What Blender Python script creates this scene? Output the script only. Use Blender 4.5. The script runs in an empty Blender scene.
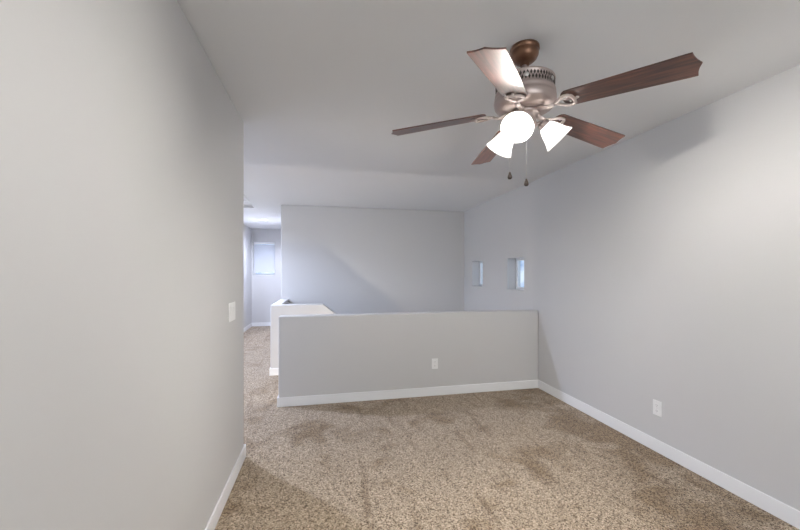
import bpy, bmesh, math, random
from mathutils import Matrix, Vector
random.seed(4)
S = bpy.context.scene
C = S.collection
PI = math.pi
R = math.radians

# ------------------------------------------------------------------ camera
cd = bpy.data.cameras.new('camera'); cam = bpy.data.objects.new('camera', cd); C.objects.link(cam)
cam.location = (0, 0, 1.5); cam.rotation_euler = (R(90), 0, -math.asin(.2062))
cd.sensor_width = 36; cd.lens = 36*355.6/800; cd.shift_y = 7.5/800; cd.clip_start = .02
S.camera = cam

# ------------------------------------------------------------------ world
W = bpy.data.worlds.new('sky'); S.world = W; W.use_nodes = True
wt = W.node_tree; wn = wt.nodes; wn.clear()
o_ = wn.new('ShaderNodeOutputWorld'); bg = wn.new('ShaderNodeBackground')
tc = wn.new('ShaderNodeTexCoord'); no = wn.new('ShaderNodeTexNoise'); no.inputs['Scale'].default_value = 22
no.inputs['Detail'].default_value = 4
rp = wn.new('ShaderNodeValToRGB')
rp.color_ramp.elements[0].position = .42; rp.color_ramp.elements[0].color = (.33, .47, .75, 1)
rp.color_ramp.elements[1].position = .58; rp.color_ramp.elements[1].color = (.80, .88, 1, 1)
wt.links.new(tc.outputs['Generated'], no.inputs['Vector']); wt.links.new(no.outputs['Fac'], rp.inputs['Fac'])
wt.links.new(rp.outputs['Color'], bg.inputs['Color']); bg.inputs['Strength'].default_value = 1.1
wt.links.new(bg.outputs[0], o_.inputs[0])

# ------------------------------------------------------------------ large lights
def area(name, loc, rot, sx, sy, e, col):
    l = bpy.data.lights.new(name, 'AREA'); l.shape = 'RECTANGLE'; l.size = sx; l.size_y = sy
    l.energy = e; l.color = col
    o = bpy.data.objects.new(name, l); C.objects.link(o); o.location = loc; o.rotation_euler = rot
    return o
# added area lamps: daylight at unseen windows behind the camera and on the landing
area('window_daylight', (1.05, -1.80, 1.40), (R(90), 0, 0), 2.6, 1.9, 62, (1, .965, .92))
area('landing_daylight', (-3.36, 6.3, 1.5), (R(90), 0, R(-90)), 1.3, 1.2, 24, (.90, .94, 1))
S.view_settings.view_transform = 'Standard'; S.view_settings.look = 'None'
S.view_settings.gamma = 1; S.view_settings.use_curve_mapping = False
S.view_settings.exposure = 0.18

# ------------------------------------------------------------------ materials
def mat(name, col, rough=.6, metal=0., **kw):
    m = bpy.data.materials.new(name); m.use_nodes = True
    b = m.node_tree.nodes['Principled BSDF']
    b.inputs['Base Color'].default_value = (*col, 1); b.inputs['Roughness'].default_value = rough
    b.inputs['Metallic'].default_value = metal
    for k, v in kw.items(): b.inputs[k.replace('_', ' ')].default_value = v
    return m
def orange_peel(m, scale=90, strength=.12, dist=.002):
    t = m.node_tree; n = t.nodes; b = n['Principled BSDF']
    co = n.new('ShaderNodeTexCoord'); x = n.new('ShaderNodeTexNoise'); x.inputs['Scale'].default_value = scale
    x.inputs['Detail'].default_value = 2
    bu = n.new('ShaderNodeBump'); bu.inputs['Strength'].default_value = strength; bu.inputs['Distance'].default_value = dist
    t.links.new(co.outputs['Object'], x.inputs['Vector']); t.links.new(x.outputs['Fac'], bu.inputs['Height'])
    t.links.new(bu.outputs[0], b.inputs['Normal'])
    return m
M_wall = orange_peel(mat('wall_paint', (.60, .595, .595), .55))
M_ceil = orange_peel(mat('ceiling_paint', (.76, .765, .775), .7), 60, .18)
M_trim = mat('trim_paint', (.86, .865, .875), .4)
M_plate = mat('white_plastic', (.85, .85, .85), .35)
M_dark = mat('socket_slot', (.06, .06, .06), .6)
M_vinyl = mat('vinyl_frame', (.86, .87, .88), .4)
M_bronze = mat('bronze', (.20, .105, .065), .34, .75)
M_pewter = mat('pewter', (.46, .38, .355), .38, .65)
M_brkt = mat('bracket_metal', (.60, .52, .49), .42, .5)
M_perf = mat('grille_dark', (.035, .025, .02), .6)
M_chain = mat('chain_metal', (.62, .60, .58), .3, .8)
M_fob = mat('fob_metal', (.07, .055, .05), .3, .8)

def make_wood():
    m = mat('blade_wood', (.2, .08, .05), .38)
    t = m.node_tree; n = t.nodes; b = n['Principled BSDF']; L = t.links
    b.inputs['Coat Weight'].default_value = 1.; b.inputs['Coat Roughness'].default_value = .48
    co = n.new('ShaderNodeTexCoord'); mp = n.new('ShaderNodeMapping'); mp.inputs['Scale'].default_value = (5, 60, 60)
    no = n.new('ShaderNodeTexNoise'); no.inputs['Scale'].default_value = 1.0; no.inputs['Detail'].default_value = 8
    no.inputs['Distortion'].default_value = .6
    r = n.new('ShaderNodeValToRGB'); r.color_ramp.elements[0].position = .32; r.color_ramp.elements[0].color = (.030, .015, .012, 1)
    r.color_ramp.elements[1].position = .70; r.color_ramp.elements[1].color = (.20, .072, .046, 1)
    e = r.color_ramp.elements.new(.5); e.color = (.095, .034, .022, 1)
    L.new(co.outputs['Object'], mp.inputs['Vector']); L.new(mp.outputs[0], no.inputs['Vector'])
    L.new(no.outputs['Fac'], r.inputs['Fac']); L.new(r.outputs['Color'], b.inputs['Base Color'])
    return m
M_wood = make_wood()

def make_carpet():
    m = mat('carpet', (.3, .25, .2), .95)
    t = m.node_tree; n = t.nodes; b = n['Principled BSDF']; L = t.links
    b.inputs['Specular IOR Level'].default_value = .1
    b.inputs['Sheen Weight'].default_value = .25; b.inputs['Sheen Roughness'].default_value = .5
    co = n.new('ShaderNodeTexCoord')
    v = n.new('ShaderNodeTexVoronoi'); v.inputs['Scale'].default_value = 160; v.inputs['Randomness'].default_value = 1
    wv = n.new('ShaderNodeTexNoise'); wv.inputs['Scale'].default_value = 60; wv.inputs['Detail'].default_value = 4; wv.inputs['Roughness'].default_value = .7
    mx = n.new('ShaderNodeMix'); mx.data_type = 'VECTOR'; mx.inputs['Factor'].default_value = .012
    L.new(co.outputs['Object'], mx.inputs['A']); L.new(wv.outputs['Color'], mx.inputs['B']); L.new(co.outputs['Object'], wv.inputs['Vector'])
    L.new(mx.outputs['Result'], v.inputs['Vector'])
    sep = n.new('ShaderNodeSeparateColor'); L.new(v.outputs['Color'], sep.inputs[0])
    r = n.new('ShaderNodeValToRGB'); cr = r.color_ramp
    cr.elements[0].position = 0; cr.elements[0].color = (.06, .037, .017, 1)
    cr.elements[1].position = 1; cr.elements[1].color = (.72, .585, .43, 1)
    for p, c in ((.18, (.17, .112, .063)), (.40, (.36, .275, .195)), (.72, (.50, .395, .285))):
        e = cr.elements.new(p); e.color = (*c, 1)
    L.new(sep.outputs[0], r.inputs['Fac'])
    # brushed pile: broad patches and vacuum streaks of leaning tufts
    nb = n.new('ShaderNodeTexNoise'); nb.inputs['Scale'].default_value = 2.2; nb.inputs['Detail'].default_value = 4
    nb.inputs['Roughness'].default_value = .6; nb.inputs['Distortion'].default_value = .4
    of = n.new('ShaderNodeMapping'); of.inputs['Location'].default_value = (3.1, 7.7, 0)
    L.new(co.outputs['Object'], of.inputs['Vector']); L.new(of.outputs[0], nb.inputs['Vector'])
    # the lane beside the right wall was brushed the other way
    sx = n.new('ShaderNodeSeparateXYZ'); L.new(co.outputs['Object'], sx.inputs[0])
    mr = n.new('ShaderNodeMapRange'); mr.inputs['From Min'].default_value = 1.75; mr.inputs['From Max'].default_value = 2.35
    mr.inputs['To Min'].default_value = 0; mr.inputs['To Max'].default_value = .13; L.new(sx.outputs['X'], mr.inputs['Value'])
    sb = n.new('ShaderNodeMath'); sb.operation = 'SUBTRACT'; L.new(nb.outputs['Fac'], sb.inputs[0]); L.new(mr.outputs[0], sb.inputs[1])
    r2 = n.new('ShaderNodeValToRGB'); r2.color_ramp.elements[0].position = .33; r2.color_ramp.elements[0].color = (.64, .57, .47, 1)
    r2.color_ramp.elements[1].position = .47; r2.color_ramp.elements[1].color = (1, 1, 1, 1)
    L.new(sb.outputs[0], r2.inputs['Fac'])
    mp = n.new('ShaderNodeMapping'); mp.inputs['Rotation'].default_value = (0, 0, R(8)); mp.inputs['Scale'].default_value = (9, 1.1, 1)
    ns = n.new('ShaderNodeTexNoise'); ns.inputs['Scale'].default_value = 1.2; ns.inputs['Detail'].default_value = 3
    L.new(co.outputs['Object'], mp.inputs['Vector']); L.new(mp.outputs[0], ns.inputs['Vector'])
    r3 = n.new('ShaderNodeValToRGB'); r3.color_ramp.elements[0].position = .33; r3.color_ramp.elements[0].color = (.52, .45, .37, 1)
    r3.color_ramp.elements[1].position = .40; r3.color_ramp.elements[1].color = (1, 1, 1, 1)
    L.new(ns.outputs['Fac'], r3.inputs['Fac'])
    a = n.new('ShaderNodeMix'); a.data_type = 'RGBA'; a.blend_type = 'MULTIPLY'; a.inputs[0].default_value = 1
    c2 = n.new('ShaderNodeMix'); c2.data_type = 'RGBA'; c2.blend_type = 'MULTIPLY'; c2.inputs[0].default_value = .5
    L.new(r.outputs['Color'], a.inputs[6]); L.new(r2.outputs['Color'], a.inputs[7])
    L.new(a.outputs[2], c2.inputs[6]); L.new(r3.outputs['Color'], c2.inputs[7]); L.new(c2.outputs[2], b.inputs['Base Color'])
    bu = n.new('ShaderNodeBump'); bu.inputs['Strength'].default_value = .8; bu.inputs['Distance'].default_value = .012
    L.new(sep.outputs[0], bu.inputs['Height']); L.new(bu.outputs[0], b.inputs['Normal'])
    return m
M_carpet = make_carpet()

def make_shade():
    m = bpy.data.materials.new('frosted_glass'); m.use_nodes = True; t = m.node_tree; n = t.nodes; n.clear(); L = t.links
    o = n.new('ShaderNodeOutputMaterial'); d = n.new('ShaderNodeBsdfDiffuse'); tr = n.new('ShaderNodeBsdfTranslucent')
    e = n.new('ShaderNodeEmission'); e.inputs['Color'].default_value = (1, .97, .93, 1); e.inputs['Strength'].default_value = .6
    d.inputs['Color'].default_value = tr.inputs['Color'].default_value = (.92, .92, .92, 1)
    mx = n.new('ShaderNodeMixShader'); mx.inputs[0].default_value = .30; ad = n.new('ShaderNodeAddShader')
    L.new(d.outputs[0], mx.inputs[1]); L.new(tr.outputs[0], mx.inputs[2]); L.new(mx.outputs[0], ad.inputs[0]); L.new(e.outputs[0], ad.inputs[1])
    L.new(ad.outputs[0], o.inputs[0]); return m
M_shade = make_shade()
def emis(name, col, s):
    m = mat(name, (.9, .9, .9)); b = m.node_tree.nodes['Principled BSDF']
    b.inputs['Emission Color'].default_value = (*col, 1); b.inputs['Emission Strength'].default_value = s
    return m
M_bulb = emis('bulb_glow', (1, .95, .885), 1700)
M_lens = emis('downlight_glow', (.93, .96, 1), 6)
M_warm = emis('stair_light_glow', (1, .90, .76), 3900)  # glow of the unseen lamp added in the stairwell
def make_glass():
    m = bpy.data.materials.new('window_glass'); m.use_nodes = True; t = m.node_tree; n = t.nodes; n.clear(); L = t.links
    o = n.new('ShaderNodeOutputMaterial'); a = n.new('ShaderNodeBsdfTransparent'); g = n.new('ShaderNodeBsdfGlossy')
    a.inputs['Color'].default_value = (.93, .96, .97, 1); g.inputs['Roughness'].default_value = .02
    mx = n.new('ShaderNodeMixShader'); mx.inputs[0].default_value = .06
    L.new(a.outputs[0], mx.inputs[1]); L.new(g.outputs[0], mx.inputs[2]); L.new(mx.outputs[0], o.inputs[0]); return m
M_glass = make_glass()
def make_slat():
    m = bpy.data.materials.new('blind_slat'); m.use_nodes = True; t = m.node_tree; n = t.nodes; n.clear(); L = t.links
    o = n.new('ShaderNodeOutputMaterial'); d = n.new('ShaderNodeBsdfDiffuse'); tr = n.new('ShaderNodeBsdfTranslucent')
    d.inputs['Color'].default_value = (.85, .86, .88, 1); tr.inputs['Color'].default_value = (.85, .88, .95, 1)
    mx = n.new('ShaderNodeMixShader'); mx.inputs[0].default_value = .35
    L.new(d.outputs[0], mx.inputs[1]); L.new(tr.outputs[0], mx.inputs[2]); L.new(mx.outputs[0], o.inputs[0]); return m
M_slat = make_slat()

# ------------------------------------------------------------------ mesh helpers
def bx(bm, x0, x1, y0, y1, z0, z1, mi=0):
    v = [bm.verts.new(p) for p in ((x0,y0,z0),(x1,y0,z0),(x1,y1,z0),(x0,y1,z0),(x0,y0,z1),(x1,y0,z1),(x1,y1,z1),(x0,y1,z1))]
    fs = []
    for q in ((0,3,2,1),(4,5,6,7),(0,1,5,4),(1,2,6,5),(2,3,7,6),(3,0,4,7)):
        f = bm.faces.new([v[i] for i in q]); f.material_index = mi; fs.append(f)
    return fs
def obj(name, bm, m, parent=None, smooth=False, bevel=0, seg=2, M=None):
    me = bpy.data.meshes.new(name)
    if smooth:
        for f in bm.faces: f.smooth = True
    bmesh.ops.recalc_face_normals(bm, faces=bm.faces)
    bm.to_mesh(me); bm.free()
    for k in (m if isinstance(m, (list, tuple)) else [m]): me.materials.append(k)
    o = bpy.data.objects.new(name, me); C.objects.link(o)
    if parent: o.parent = parent
    if M is not None: o.matrix_local = M
    if bevel:
        b = o.modifiers.new('bevel', 'BEVEL'); b.width = bevel; b.segments = seg; b.limit_method = 'ANGLE'; b.harden_normals = False
        me.shade_smooth() if hasattr(me, 'shade_smooth') else None
        w = o.modifiers.new('wn', 'WEIGHTED_NORMAL'); w.keep_sharp = False
    return o
def box_obj(name, b, m, parent=None, **k):
    bm = bmesh.new(); bx(bm, *b); return obj(name, bm, m, parent, **k)
def struct(o): o['kind'] = 'structure'; return o
def tag(o, label, cat, group=None):
    o['label'] = label; o['category'] = cat
    if group: o['group'] = group
    return o
def thing(name, label, cat, loc, rz=0, group=None):
    o = bpy.data.objects.new(name, None); C.objects.link(o); o.location = loc; o.rotation_euler = (0, 0, rz)
    o.empty_display_size = .1
    return tag(o, label, cat, group)
def lathe(bm, prof, n=48, mi=0, closed=False):
    rings = []
    for r, z in prof:
        if r < 1e-6: rings.append([bm.verts.new((0, 0, z))])
        else: rings.append([bm.verts.new((r*math.cos(2*PI*i/n), r*math.sin(2*PI*i/n), z)) for i in range(n)])
    for a, b in zip(rings, rings[1:]):
        for i in range(n):
            j = (i+1) % n
            if len(a) == 1 and len(b) == 1: continue
            if len(a) == 1: f = bm.faces.new((a[0], b[i], b[j]))
            elif len(b) == 1: f = bm.faces.new((a[i], a[j], b[0]))
            else: f = bm.faces.new((a[i], a[j], b[j], b[i]))
            f.material_index = mi
def tube(bm, pts, r, n=10, flat=1., closed=False):
    pts = [Vector(p) for p in pts]; rings = []
    N = len(pts)
    for i, p in enumerate(pts):
        a = pts[(i-1) % N] if (closed or i > 0) else p; b = pts[(i+1) % N] if (closed or i < N-1) else p
        t = (b-a).normalized(); up = Vector((0, 0, 1)) if abs(t.z) < .95 else Vector((1, 0, 0))
        s = t.cross(up).normalized(); u = s.cross(t)
        rr = r[i] if isinstance(r, (list, tuple)) else r
        rings.append([bm.verts.new(p + s*rr*math.cos(2*PI*k/n) + u*rr*flat*math.sin(2*PI*k/n)) for k in range(n)])
    for i in range(N if closed else N-1):
        a, b = rings[i], rings[(i+1) % N]
        for k in range(n): bm.faces.new((a[k], a[(k+1) % n], b[(k+1) % n], b[k]))
    if not closed: bm.faces.new(rings[0][::-1]); bm.faces.new(rings[-1])
def rect_wall(bm, axis, t0, t1, u0, u1, z0, z1, holes):
    """wall slab; axis 'x' = thickness along x (u is y), 'y' = thickness along y (u is x). holes = (u0,u1,z0,z1) with equal z"""
    def b(a0, a1, c0, c1):
        if axis == 'x': bx(bm, t0, t1, a0, a1, c0, c1)
        else: bx(bm, a0, a1, t0, t1, c0, c1)
    if not holes: b(u0, u1, z0, z1); return
    h0, h1 = holes[0][2], holes[0][3]
    b(u0, u1, z0, h0); b(u0, u1, h1, z1)
    c = u0
    for a, d, _, _ in holes: b(c, a, h0, h1); c = d
    b(c, u1, h0, h1)

# ------------------------------------------------------------------ shell
ZC = 2.72; XL = -.642; XR = 2.72; YC = 3.08; HW = 4.16; TH = .14; Y2 = 5.45; YF = 6.70; XH = -.778; BOT = -2.8; SX = -.42; SLOPE = .80
bm = bmesh.new()
bx(bm, -3.4, 3.0, -1.8, HW+TH, -.25, 0); bx(bm, -3.4, SX, HW+TH, Y2+TH, -.25, 0); bx(bm, -3.4, XH+TH, Y2+TH, 10.75, -.25, 0)
struct(obj('floor', bm, M_carpet))
struct(box_obj('ceiling', (-3.5, 3.0, -1.8, 10.75, ZC, ZC+.15), M_ceil))
struct(box_obj('wall_left', (-3.4, XL, -1.8, YC, 0, ZC), M_wall, bevel=.018, seg=4))
bm = bmesh.new(); rect_wall(bm, 'y', -1.76, -1.6, XL, 3.0, 0, ZC, [(.0, 2.1, .55, 2.25)]); struct(obj('wall_back', bm, M_wall))
WN = [(4.50, 4.97), (5.84, 6.29)]
bm = bmesh.new(); rect_wall(bm, 'x', XR, XR+.22, -1.6, YF+.12, BOT, ZC, [(a, b, 1.245, 1.715) for a, b in WN]); struct(obj('wall_right', bm, M_wall))
struct(box_obj('wall_far', (-.775, 3.0, YF, YF+.12, BOT, ZC), M_wall, bevel=.012, seg=3))
struct(box_obj('wall_hall_right', (-.775, -.655, YF+.12, 10.53, -.2, ZC), M_wall))
bm = bmesh.new(); rect_wall(bm, 'y', 10.53, 10.70, -2.1, -.6, 0, ZC, [(-1.95, -1.38, 1.42, 2.36)]); struct(obj('wall_hall_end', bm, M_wall))
struct(box_obj('wall_hall_left', (-2.12, -2.0, 8.0, 10.53, 0, ZC), M_wall, bevel=.012))
struct(box_obj('wall_landing_back', (-3.3, -2.12, 8.0, 8.12, 0, ZC), M_wall))
bm = bmesh.new(); rect_wall(bm, 'x', -3.42, -3.3, YC, 8.12, 0, ZC, [(5.6, 7.0, .9, 2.1)]); struct(obj('wall_landing_left', bm, M_wall))
# half walls of the stairwell
HH = 1.008
struct(box_obj('wall_half_front', (-.51, XR, HW, HW+TH, BOT, HH), M_wall, bevel=.016, seg=4))
bm = bmesh.new()                                   # stair guard with a top that steps down along the flight
prof = [(XH, BOT), (XR, BOT), (XR, 1.025-(XR+.03)*SLOPE), (-.03, 1.025), (XH, 1.025)]
fr = [bm.verts.new((x, Y2, z)) for x, z in prof]; bk = [bm.verts.new((x, Y2+TH, z)) for x, z in prof]
bm.faces.new(fr); bm.faces.new(bk[::-1])
for i in range(5): j = (i+1) % 5; bm.faces.new((fr[i], fr[j], bk[j], bk[i]))
struct(obj('wall_half_stair', bm, M_wall, bevel=.012, seg=3))
struct(box_obj('wall_half_side', (XH, XH+TH, Y2+TH, YF, -.25, 1.025), M_wall, bevel=.012, seg=3))
# stairs going down behind the front half wall
bm = bmesh.new()
for i in range(9):
    bx(bm, SX+i*.26, SX+(i+1)*.26, HW+TH, Y2, BOT, -.18*(i+1))
bx(bm, SX+9*.26, XR, HW+TH, Y2, BOT, -1.8); bx(bm, XH+TH, XR, Y2+TH, YF, BOT, -1.9)
o = obj('floor_stairs', bm, M_carpet); struct(o)

# baseboards
BH, BT = .105, .013
def base(name, *boxes):
    bm = bmesh.new()
    for x0, x1, y0, y1 in boxes: bx(bm, x0, x1, y0, y1, 0, BH)
    struct(obj(name, bm, M_trim, bevel=.004, seg=2))
base('baseboard_left', (XL, XL+BT, -1.6, YC+BT), (-3.3, XL, YC, YC+BT))
base('baseboard_right', (XR-BT, XR, -1.6, HW))
base('baseboard_back', (XL+BT, XR-BT, -1.6, -1.6+BT))
base('baseboard_half_front', (-.51-BT, XR-BT, HW-BT, HW), (-.51-BT, -.51, HW, HW+TH))
base('baseboard_half_stair', (XH-BT, SX, Y2-BT, Y2), (XH-BT, XH, Y2, YF))
base('baseboard_hall_right', (-.775-BT, -.775, YF, 10.53))
base('baseboard_hall_end', (-2.0, -.775-BT, 10.53-BT, 10.53))
base('baseboard_hall_left', (-2.0, -2.0+BT, 8.0-BT, 10.53-BT), (-3.3, -2.0, 8.0-BT, 8.0))
base('baseboard_landing', (-3.3, -3.3+BT, YC+BT, 8.0-BT))

# windows: frames and panes
def window(name, axis, t, u0, u1, z0, z1, fw=.035, mull=None, sgn=1, gt=.02):
    bm = bmesh.new()
    def b(a0, a1, c0, c1, d0=0, d1=.05):
        lo, hi = sorted((t+sgn*d0, t+sgn*d1))
        if axis == 'x': bx(bm, lo, hi, a0, a1, c0, c1)
        else: bx(bm, a0, a1, lo, hi, c0, c1)
    b(u0, u0+fw, z0, z1); b(u1-fw, u1, z0, z1); b(u0+fw, u1-fw, z0, z0+fw); b(u0+fw, u1-fw, z1-fw, z1)
    if mull:
        for kind, p in mull:
            if kind == 'v': b(p-.018, p+.018, z0+fw, z1-fw)
            else: b(u0+fw, u1-fw, p-.018, p+.018)
    w = struct(obj(name, bm, M_vinyl, bevel=.003))
    bm = bmesh.new(); lo, hi = sorted((t+sgn*gt, t+sgn*(gt+.006)))
    if axis == 'x': bx(bm, lo, hi, u0+fw*.6, u1-fw*.6, z0+fw*.6, z1-fw*.6)
    else: bx(bm, u0+fw*.6, u1-fw*.6, lo, hi, z0+fw*.6, z1-fw*.6)
    obj('window_glass', bm, M_glass, w); return w
for i, (a, b) in enumerate(WN): window('window_%d' % (i+1), 'x', XR+.145, a, b, 1.245, 1.715)
window('window_3', 'y', 10.61, -1.95, -1.38, 1.42, 2.36, mull=[('h', 1.89)])
window('window_4', 'y', -1.70, .0, 2.1, .55, 2.25, mull=[('v', 1.05)])  # unseen window, added behind the camera for its light
window('window_5', 'x', -3.38, 5.6, 7.0, .9, 2.1, mull=[('v', 6.3)])  # unseen landing window, added to let light in

# ------------------------------------------------------------------ blind in the hall window
t = thing('window_blind', 'white horizontal slat blind lowered over the window at the hallway end', 'blind', (-1.665, 10.56, 1.44))
w = .275
box_obj('headrail', (-w, w, -.035, .025, .85, .91), M_vinyl, t, bevel=.004)
bm = bmesh.new()
for i in range(21):
    z = .09+i*.0365; a = R(62); dy, dz = .023*math.cos(a), .023*math.sin(a)
    v = [bm.verts.new(p) for p in ((-w, -dy, z-dz), (w, -dy, z-dz), (w, dy, z+dz), (-w, dy, z+dz))]
    f = bm.faces.new(v); r = bmesh.ops.extrude_face_region(bm, geom=[f])
    bmesh.ops.translate(bm, verts=[q for q in r['geom'] if isinstance(q, bmesh.types.BMVert)], vec=(0, -.0025, .001))
obj('slats', bm, M_slat, t)
box_obj('bottom_rail', (-w, w, -.018, .018, .035, .055), M_vinyl, t, bevel=.003)
bm = bmesh.new()
for x in (-.18, .18): tube(bm, [(x, -.026, .05), (x, -.026, .86)], .0015, 6)
obj('ladder_cord', bm, M_vinyl, t)

# ------------------------------------------------------------------ ceiling fixtures in the hall
def downlight(loc, label, e, col):
    t = thing('recessed_ceiling_light', label, 'ceiling light', loc, 0, 'recessed ceiling lights')
    bm = bmesh.new(); lathe(bm, [(.070, 0), (.070, -.008), (.092, -.008), (.098, -.004), (.098, 0)], 40); obj('trim_ring', bm, M_trim, t, smooth=True)
    bm = bmesh.new(); lathe(bm, [(0, -.004), (.069, -.004), (.069, 0)], 40); obj('lens', bm, M_lens, t)
    l = bpy.data.lights.new('downlight_beam', 'SPOT'); l.energy = e; l.color = col; l.spot_size = R(165); l.spot_blend = .5; l.shadow_soft_size = .03
    q = bpy.data.objects.new('downlight_beam', l); C.objects.link(q); q.parent = t; q.location = (0, 0, -.03)
downlight((-1.38, 8.70, ZC), 'round white recessed ceiling light near the end of the hallway', 185, (.74, .80, 1))
downlight((-2.45, 5.05, ZC), 'round white recessed ceiling light over the landing left of the stairs', 360, (.66, .75, 1))

t = thing('attic_hatch', 'white framed attic hatch in the hallway ceiling', 'hatch', (-1.58, 6.05, ZC))
bm = bmesh.new(); a, b, c = .33, .38, .055
bx(bm, -a, a, -b, -b+c, -.022, 0); bx(bm, -a, a, b-c, b, -.022, 0); bx(bm, -a, -a+c, -b+c, b-c, -.022, 0); bx(bm, a-c, a, -b+c, b-c, -.022, 0)
obj('hatch_frame', bm, M_trim, t, bevel=.004)
box_obj('hatch_panel', (-a+c, a-c, -b+c, b-c, -.006, 0), M_ceil, t)
t = thing('air_vent', 'white louvred air vent in the hallway ceiling behind the attic hatch', 'vent', (-1.44, 6.95, ZC))
bm = bmesh.new(); a, b, c = .17, .17, .025
bx(bm, -a, a, -b, -b+c, -.010, 0); bx(bm, -a, a, b-c, b, -.010, 0); bx(bm, -a, -a+c, -b+c, b-c, -.010, 0); bx(bm, a-c, a, -b+c, b-c, -.010, 0)
obj('vent_frame', bm, M_trim, t, bevel=.003)
bm = bmesh.new()
for i in range(9):
    y = -.13+i*.0325
    v = [bm.verts.new(p) for p in ((-a+c, y-.012, -.012), (a-c, y-.012, -.012), (a-c, y+.010, -.001), (-a+c, y+.010, -.001))]
    f = bm.faces.new(v); r = bmesh.ops.extrude_face_region(bm, geom=[f])
    bmesh.ops.translate(bm, verts=[q for q in r['geom'] if isinstance(q, bmesh.types.BMVert)], vec=(0, 0, .001))
obj('louvres', bm, M_trim, t)

t = thing('step_light', 'small round stair light low on the stair side of the front half wall', 'stair light', (.03, HW+TH, .08))  # unseen lamp, added to throw the diagonal shadow on the far wall
TX = Matrix.Rotation(R(-90), 4, 'X')
bm = bmesh.new(); lathe(bm, [(.018, 0), (.018, .012), (.045, .012), (.048, 0)], 32); obj('trim_ring', bm, M_trim, t, smooth=True, M=TX)
bm = bmesh.new(); lathe(bm, [(0, .030), (.010, .027), (.017, .014), (.017, 0)], 32); obj('lens', bm, M_warm, t, smooth=True, M=TX)

# ------------------------------------------------------------------ outlets and switch (local: plate in xz, facing -y)
def wall_plate(name, label, cat, loc, rz, w, h, kind, group=None):
    t = thing(name, label, cat, loc, rz, group)
    box_obj('cover_plate', (-w/2, w/2, -.006, 0, -h/2, h/2), M_plate, t, bevel=.003, seg=3)
    if kind == 'outlet':
        for s in (1, -1):
            bm = bmesh.new(); n = 24; z0 = s*.0235; ring = []
            for i in range(n):
                a = 2*PI*i/n; ring.append((.0170*math.cos(a), z0+max(-.0140, min(.0140, .0172*math.sin(a)))))
            lo = [bm.verts.new((x, -.0055, z)) for x, z in ring]; hi = [bm.verts.new((x, -.0085, z)) for x, z in ring]
            bm.faces.new(hi); bm.faces.new(lo[::-1])
            for i in range(n): j = (i+1) % n; bm.faces.new((lo[i], lo[j], hi[j], hi[i]))
            for x, hh in ((-.0062, .0045), (.0062, .0036)): bx(bm, x-.001, x+.001, -.0088, -.0080, z0+.002-hh, z0+.002+hh, 1)
            bx(bm, -.002, .002, -.0088, -.0080, z0-.0098, z0-.0062, 1)
            obj('socket', bm, [M_plate, M_dark], t)
        bm = bmesh.new(); lathe(bm, [(0, .0015), (.003, .001), (.003, 0)], 16); obj('screw', bm, M_chain, t, M=Matrix.Translation((0, -.006, 0)) @ Matrix.Rotation(R(90), 4, 'X'))
    else:
        for x in (-.029, .029):
            bm = bmesh.new(); bx(bm, x-.0165, x+.0165, -.008, -.005, -.034, .034)
            for v in bm.verts:
                if v.co.z > 0 and v.co.y < -.007: v.co.y -= .003
            obj('rocker', bm, M_plate, t, bevel=.001)
wall_plate('wall_outlet', 'white electrical outlet low on the half wall above its baseboard', 'outlet', (1.31, HW, .387), 0, .078, .125, 'outlet', 'electrical outlets')
wall_plate('wall_outlet', 'white electrical outlet low on the long right wall', 'outlet', (XR, 2.465, .367), R(-90), .078, .125, 'outlet', 'electrical outlets')
wall_plate('light_switch', 'white light switch plate on the left wall near its corner', 'light switch', (XL, 2.69, 1.225), R(-90)+PI, .165, .13, 'switch')

# ------------------------------------------------------------------ ceiling fan
FX, FY, E0 = 1.061, 1.751, 1.5
fan = thing('ceiling_fan', 'five blade brown wood ceiling fan with three lit white glass shades', 'ceiling fan', (FX, FY, ZC))
Z = lambda h: h+E0-ZC                                # height above the eye -> local z
bm = bmesh.new(); lathe(bm, [(.0, Z(1.219)), (.076, Z(1.219)), (.077, Z(1.203)), (.070, Z(1.200)), (.073, Z(1.192)), (.072, Z(1.176)), (.064, Z(1.158)), (.048, Z(1.144)), (.032, Z(1.137)), (.026, Z(1.135)), (.024, Z(1.124)), (.0, Z(1.124))])
obj('canopy', bm, M_bronze, fan, smooth=True)
bm = bmesh.new(); lathe(bm, [(.012, Z(1.13)), (.012, Z(1.075)), (.020, Z(1.07)), (.024, Z(1.055)), (.032, Z(1.040)), (.0, Z(1.040))], 24)
obj('downrod', bm, M_pewter, fan, smooth=True)
# motor housing: drum band with a pierced grille, then a bowl
bm = bmesh.new()
lathe(bm, [(0, Z(1.047)), (.10, Z(1.046)), (.140, Z(1.041)), (.153, Z(1.033)), (.155, Z(1.026)), (.151, Z(1.022)), (.151, Z(.974)), (.156, Z(.970)), (.158, Z(.955)), (.153, Z(.948)),
           (.160, Z(.940)), (.162, Z(.925)), (.158, Z(.905)), (.144, Z(.886)), (.118, Z(.874)), (.085, Z(.870)), (0, Z(.870))], 64)
motor = obj('motor_housing', bm, M_pewter, fan, smooth=True)
bm = bmesh.new()
for k in range(56):                                  # pierced slots: two staggered rows of lozenges, with larger crests at the quarters
    for row in (0, 1):
        a = 2*PI*(k+.5*row)/56; zc = Z(1.009-.022*row); ca, sa = math.cos(a), math.sin(a)
        hw, hh = (.0056, .013)
        v = [bm.verts.new((.1525*ca - sx*hw*sa, .1525*sa + sx*hw*ca, zc+sz*hh)) for sx, sz in ((0, -1), (1, 0), (0, 1), (-1, 0))]
        f = bm.faces.new(v); r = bmesh.ops.extrude_face_region(bm, geom=[f])
        bmesh.ops.translate(bm, verts=[q for q in r['geom'] if isinstance(q, bmesh.types.BMVert)], vec=(-.004*ca, -.004*sa, 0))
obj('vent_grille', bm, M_perf, motor)
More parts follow.
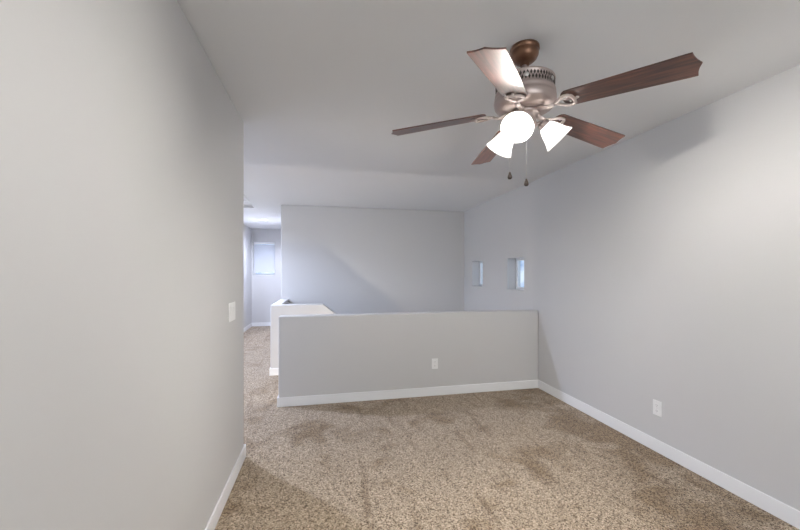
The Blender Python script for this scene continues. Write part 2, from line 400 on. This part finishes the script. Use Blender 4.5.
for k in range(6):
    a = 2*PI*k/6+R(242); m4 = Matrix.Rotation(a, 4, 'Z') @ Matrix.Translation((.1510, 0, Z(.998))) @ Matrix.Rotation(R(90), 4, 'Y')
    bm = bmesh.new(); lathe(bm, [(0, .006), (.008, .005), (.013, .0)], 16)
    obj('crest', bm, M_chain, motor, smooth=True, M=m4)

# blades
def blade_bm():
    bm = bmesh.new(); out = []
    wt_, wr_ = .075, .062
    up = [(.205, .020), (.208, .035), (.216, .050), (.232, wr_-.001), (.26, wr_+.001)]
    for i in range(1, 9): x = .26+(.700-.26)*i/8; up.append((x, wr_+(wt_-wr_)*i/8))
    up += [(.726, wt_), (.7265, .068), (.728, .055), (.731, .040), (.736, .024), (.742, .010), (.747, 0)]
    pts = up + [(x, -y) for x, y in reversed(up[:-1])]
    top = [bm.verts.new((x, y, .0035)) for x, y in pts]; bot = [bm.verts.new((x, y, -.0035)) for x, y in pts]
    bm.faces.new(top[::-1]); bm.faces.new(bot)
    n = len(pts)
    for i in range(n): j = (i+1) % n; bm.faces.new((top[i], top[j], bot[j], bot[i]))
    return bm
def iron_bm():
    bm = bmesh.new(); n = 10
    z = -.012
    tube(bm, [(.070, 0, -.012), (.10, 0, -.016), (.135, 0, -.022), (.165, 0, z-.006)], [.018, .016, .014, .012], 10, .6)
    loop = [(.165, 0), (.185, .012), (.205, .030), (.225, .040), (.245, .041), (.258, .030), (.262, .012), (.262, -.012), (.258, -.030), (.245, -.041), (.225, -.040), (.205, -.030), (.185, -.012)]
    tube(bm, [(x, y, z) for x, y in loop], .0095, 8, .7, closed=True)
    tube(bm, [(.262, 0, z), (.285, 0, z+.004)], [.009, .006], 8, .6)
    return bm
for k in range(5):
    th = -1.046+k*2*PI/5
    M = Matrix.Translation((0, 0, Z(.886))) @ Matrix.Rotation(th, 4, 'Z') @ Matrix.Rotation(.0957, 4, 'Y') @ Matrix.Rotation(-.199, 4, 'X')
    if k == 0:
        b0 = obj('fan_blade', blade_bm(), M_wood, fan, M=M, bevel=.0015, seg=2)
        i0 = obj('blade_bracket', iron_bm(), M_brkt, b0, smooth=True)
        scr = []
        for x, y in ((.238, .022), (.238, -.022), (.275, 0)):
            bm = bmesh.new(); lathe(bm, [(0, -.005), (.005, -.004), (.006, 0)], 12)
            scr.append(obj('blade_screw', bm, M_chain, b0, smooth=True, M=Matrix.Translation((x, y, -.0035))))
    else:
        b = b0.copy(); C.objects.link(b); b.parent = fan; b.matrix_local = M
        for src in [i0]+scr: c = src.copy(); C.objects.link(c); c.parent = b

# light kit
bm = bmesh.new(); lathe(bm, [(0, Z(.874)), (.070, Z(.872)), (.078, Z(.862)), (.072, Z(.850)), (.058, Z(.845)), (.058, Z(.810)), (.064, Z(.804)), (.064, Z(.792)), (.050, Z(.775)), (.028, Z(.764)), (.012, Z(.760)), (.010, Z(.750)), (0, Z(.746))], 40)
kit = obj('switch_housing', bm, M_pewter, fan, smooth=True)
for az in (R(347), R(228), R(108)):
    d = Vector((math.cos(az), math.sin(az), 0)); tilt = R(44)
    ax = (d*math.cos(tilt) - Vector((0, 0, 1))*math.sin(tilt)).normalized()
    p0 = d*.098 + Vector((0, 0, Z(.808)))
    bm = bmesh.new(); tube(bm, [d*.05+Vector((0, 0, Z(.800))), d*.078+Vector((0, 0, Z(.812))), p0], .009, 10)
    rot = ax.to_track_quat('Z', 'Y').to_matrix().to_4x4(); n0 = len(bm.verts)
    lathe(bm, [(0, -.012), (.020, -.012), (.029, -.004), (.031, .018), (.029, .022), (0, .022)], 24); bm.verts.ensure_lookup_table()
    for v in bm.verts[n0:]: v.co = p0 + rot @ v.co
    obj('lamp_holder', bm, M_pewter, fan, smooth=True)
    bm = bmesh.new()
    P = [(.029, .016), (.036, .022), (.046, .040), (.053, .060), (.060, .082), (.068, .102), (.077, .120), (.081, .127)]
    lathe(bm, P + [(r-.003, z) for r, z in reversed(P)], 40)
    MM = Matrix.Translation(p0) @ rot
    sh = obj('lamp_shade', bm, M_shade, fan, smooth=True, M=MM)
    bm = bmesh.new(); lathe(bm, [(0, .020), (.012, .022), (.014, .040), (.024, .060), (.029, .078), (.024, .096), (.012, .106), (0, .108)], 24)
    obj('light_bulb', bm, M_bulb, sh, smooth=True)

# pull chains
for (x, y, h0, h1) in ((.966, 1.738, .775, .520), (1.040, 1.700, .775, .478)):
    bm = bmesh.new(); X, Y = x-FX, y-FY; n = 46
    a = Vector((X, Y, 0)).normalized()*.05
    tube(bm, [(a.x, a.y, Z(.80)), (X*.9+a.x*.1, Y*.9+a.y*.1, Z(.795)), (X, Y, Z(h0)), (X, Y, Z(h1+.01))], .0016, 6)
    for i in range(n):
        z = Z(h0) + (h1+.01-h0)*i/n; n0 = len(bm.verts); lathe(bm, [(0, -.0026), (.0026, 0), (0, .0026)], 6); bm.verts.ensure_lookup_table()
        for v in bm.verts[n0:]: v.co += Vector((X, Y, z))
    ch = obj('pull_chain', bm, M_chain, fan, smooth=True)
    bm = bmesh.new(); lathe(bm, [(0, .018), (.004, .016), (.006, .008), (.011, -.006), (.012, -.014), (.008, -.021), (0, -.023)], 20)
    for v in bm.verts: v.co += Vector((X, Y, Z(h1)))
    obj('pull_fob', bm, M_fob, ch, smooth=True)
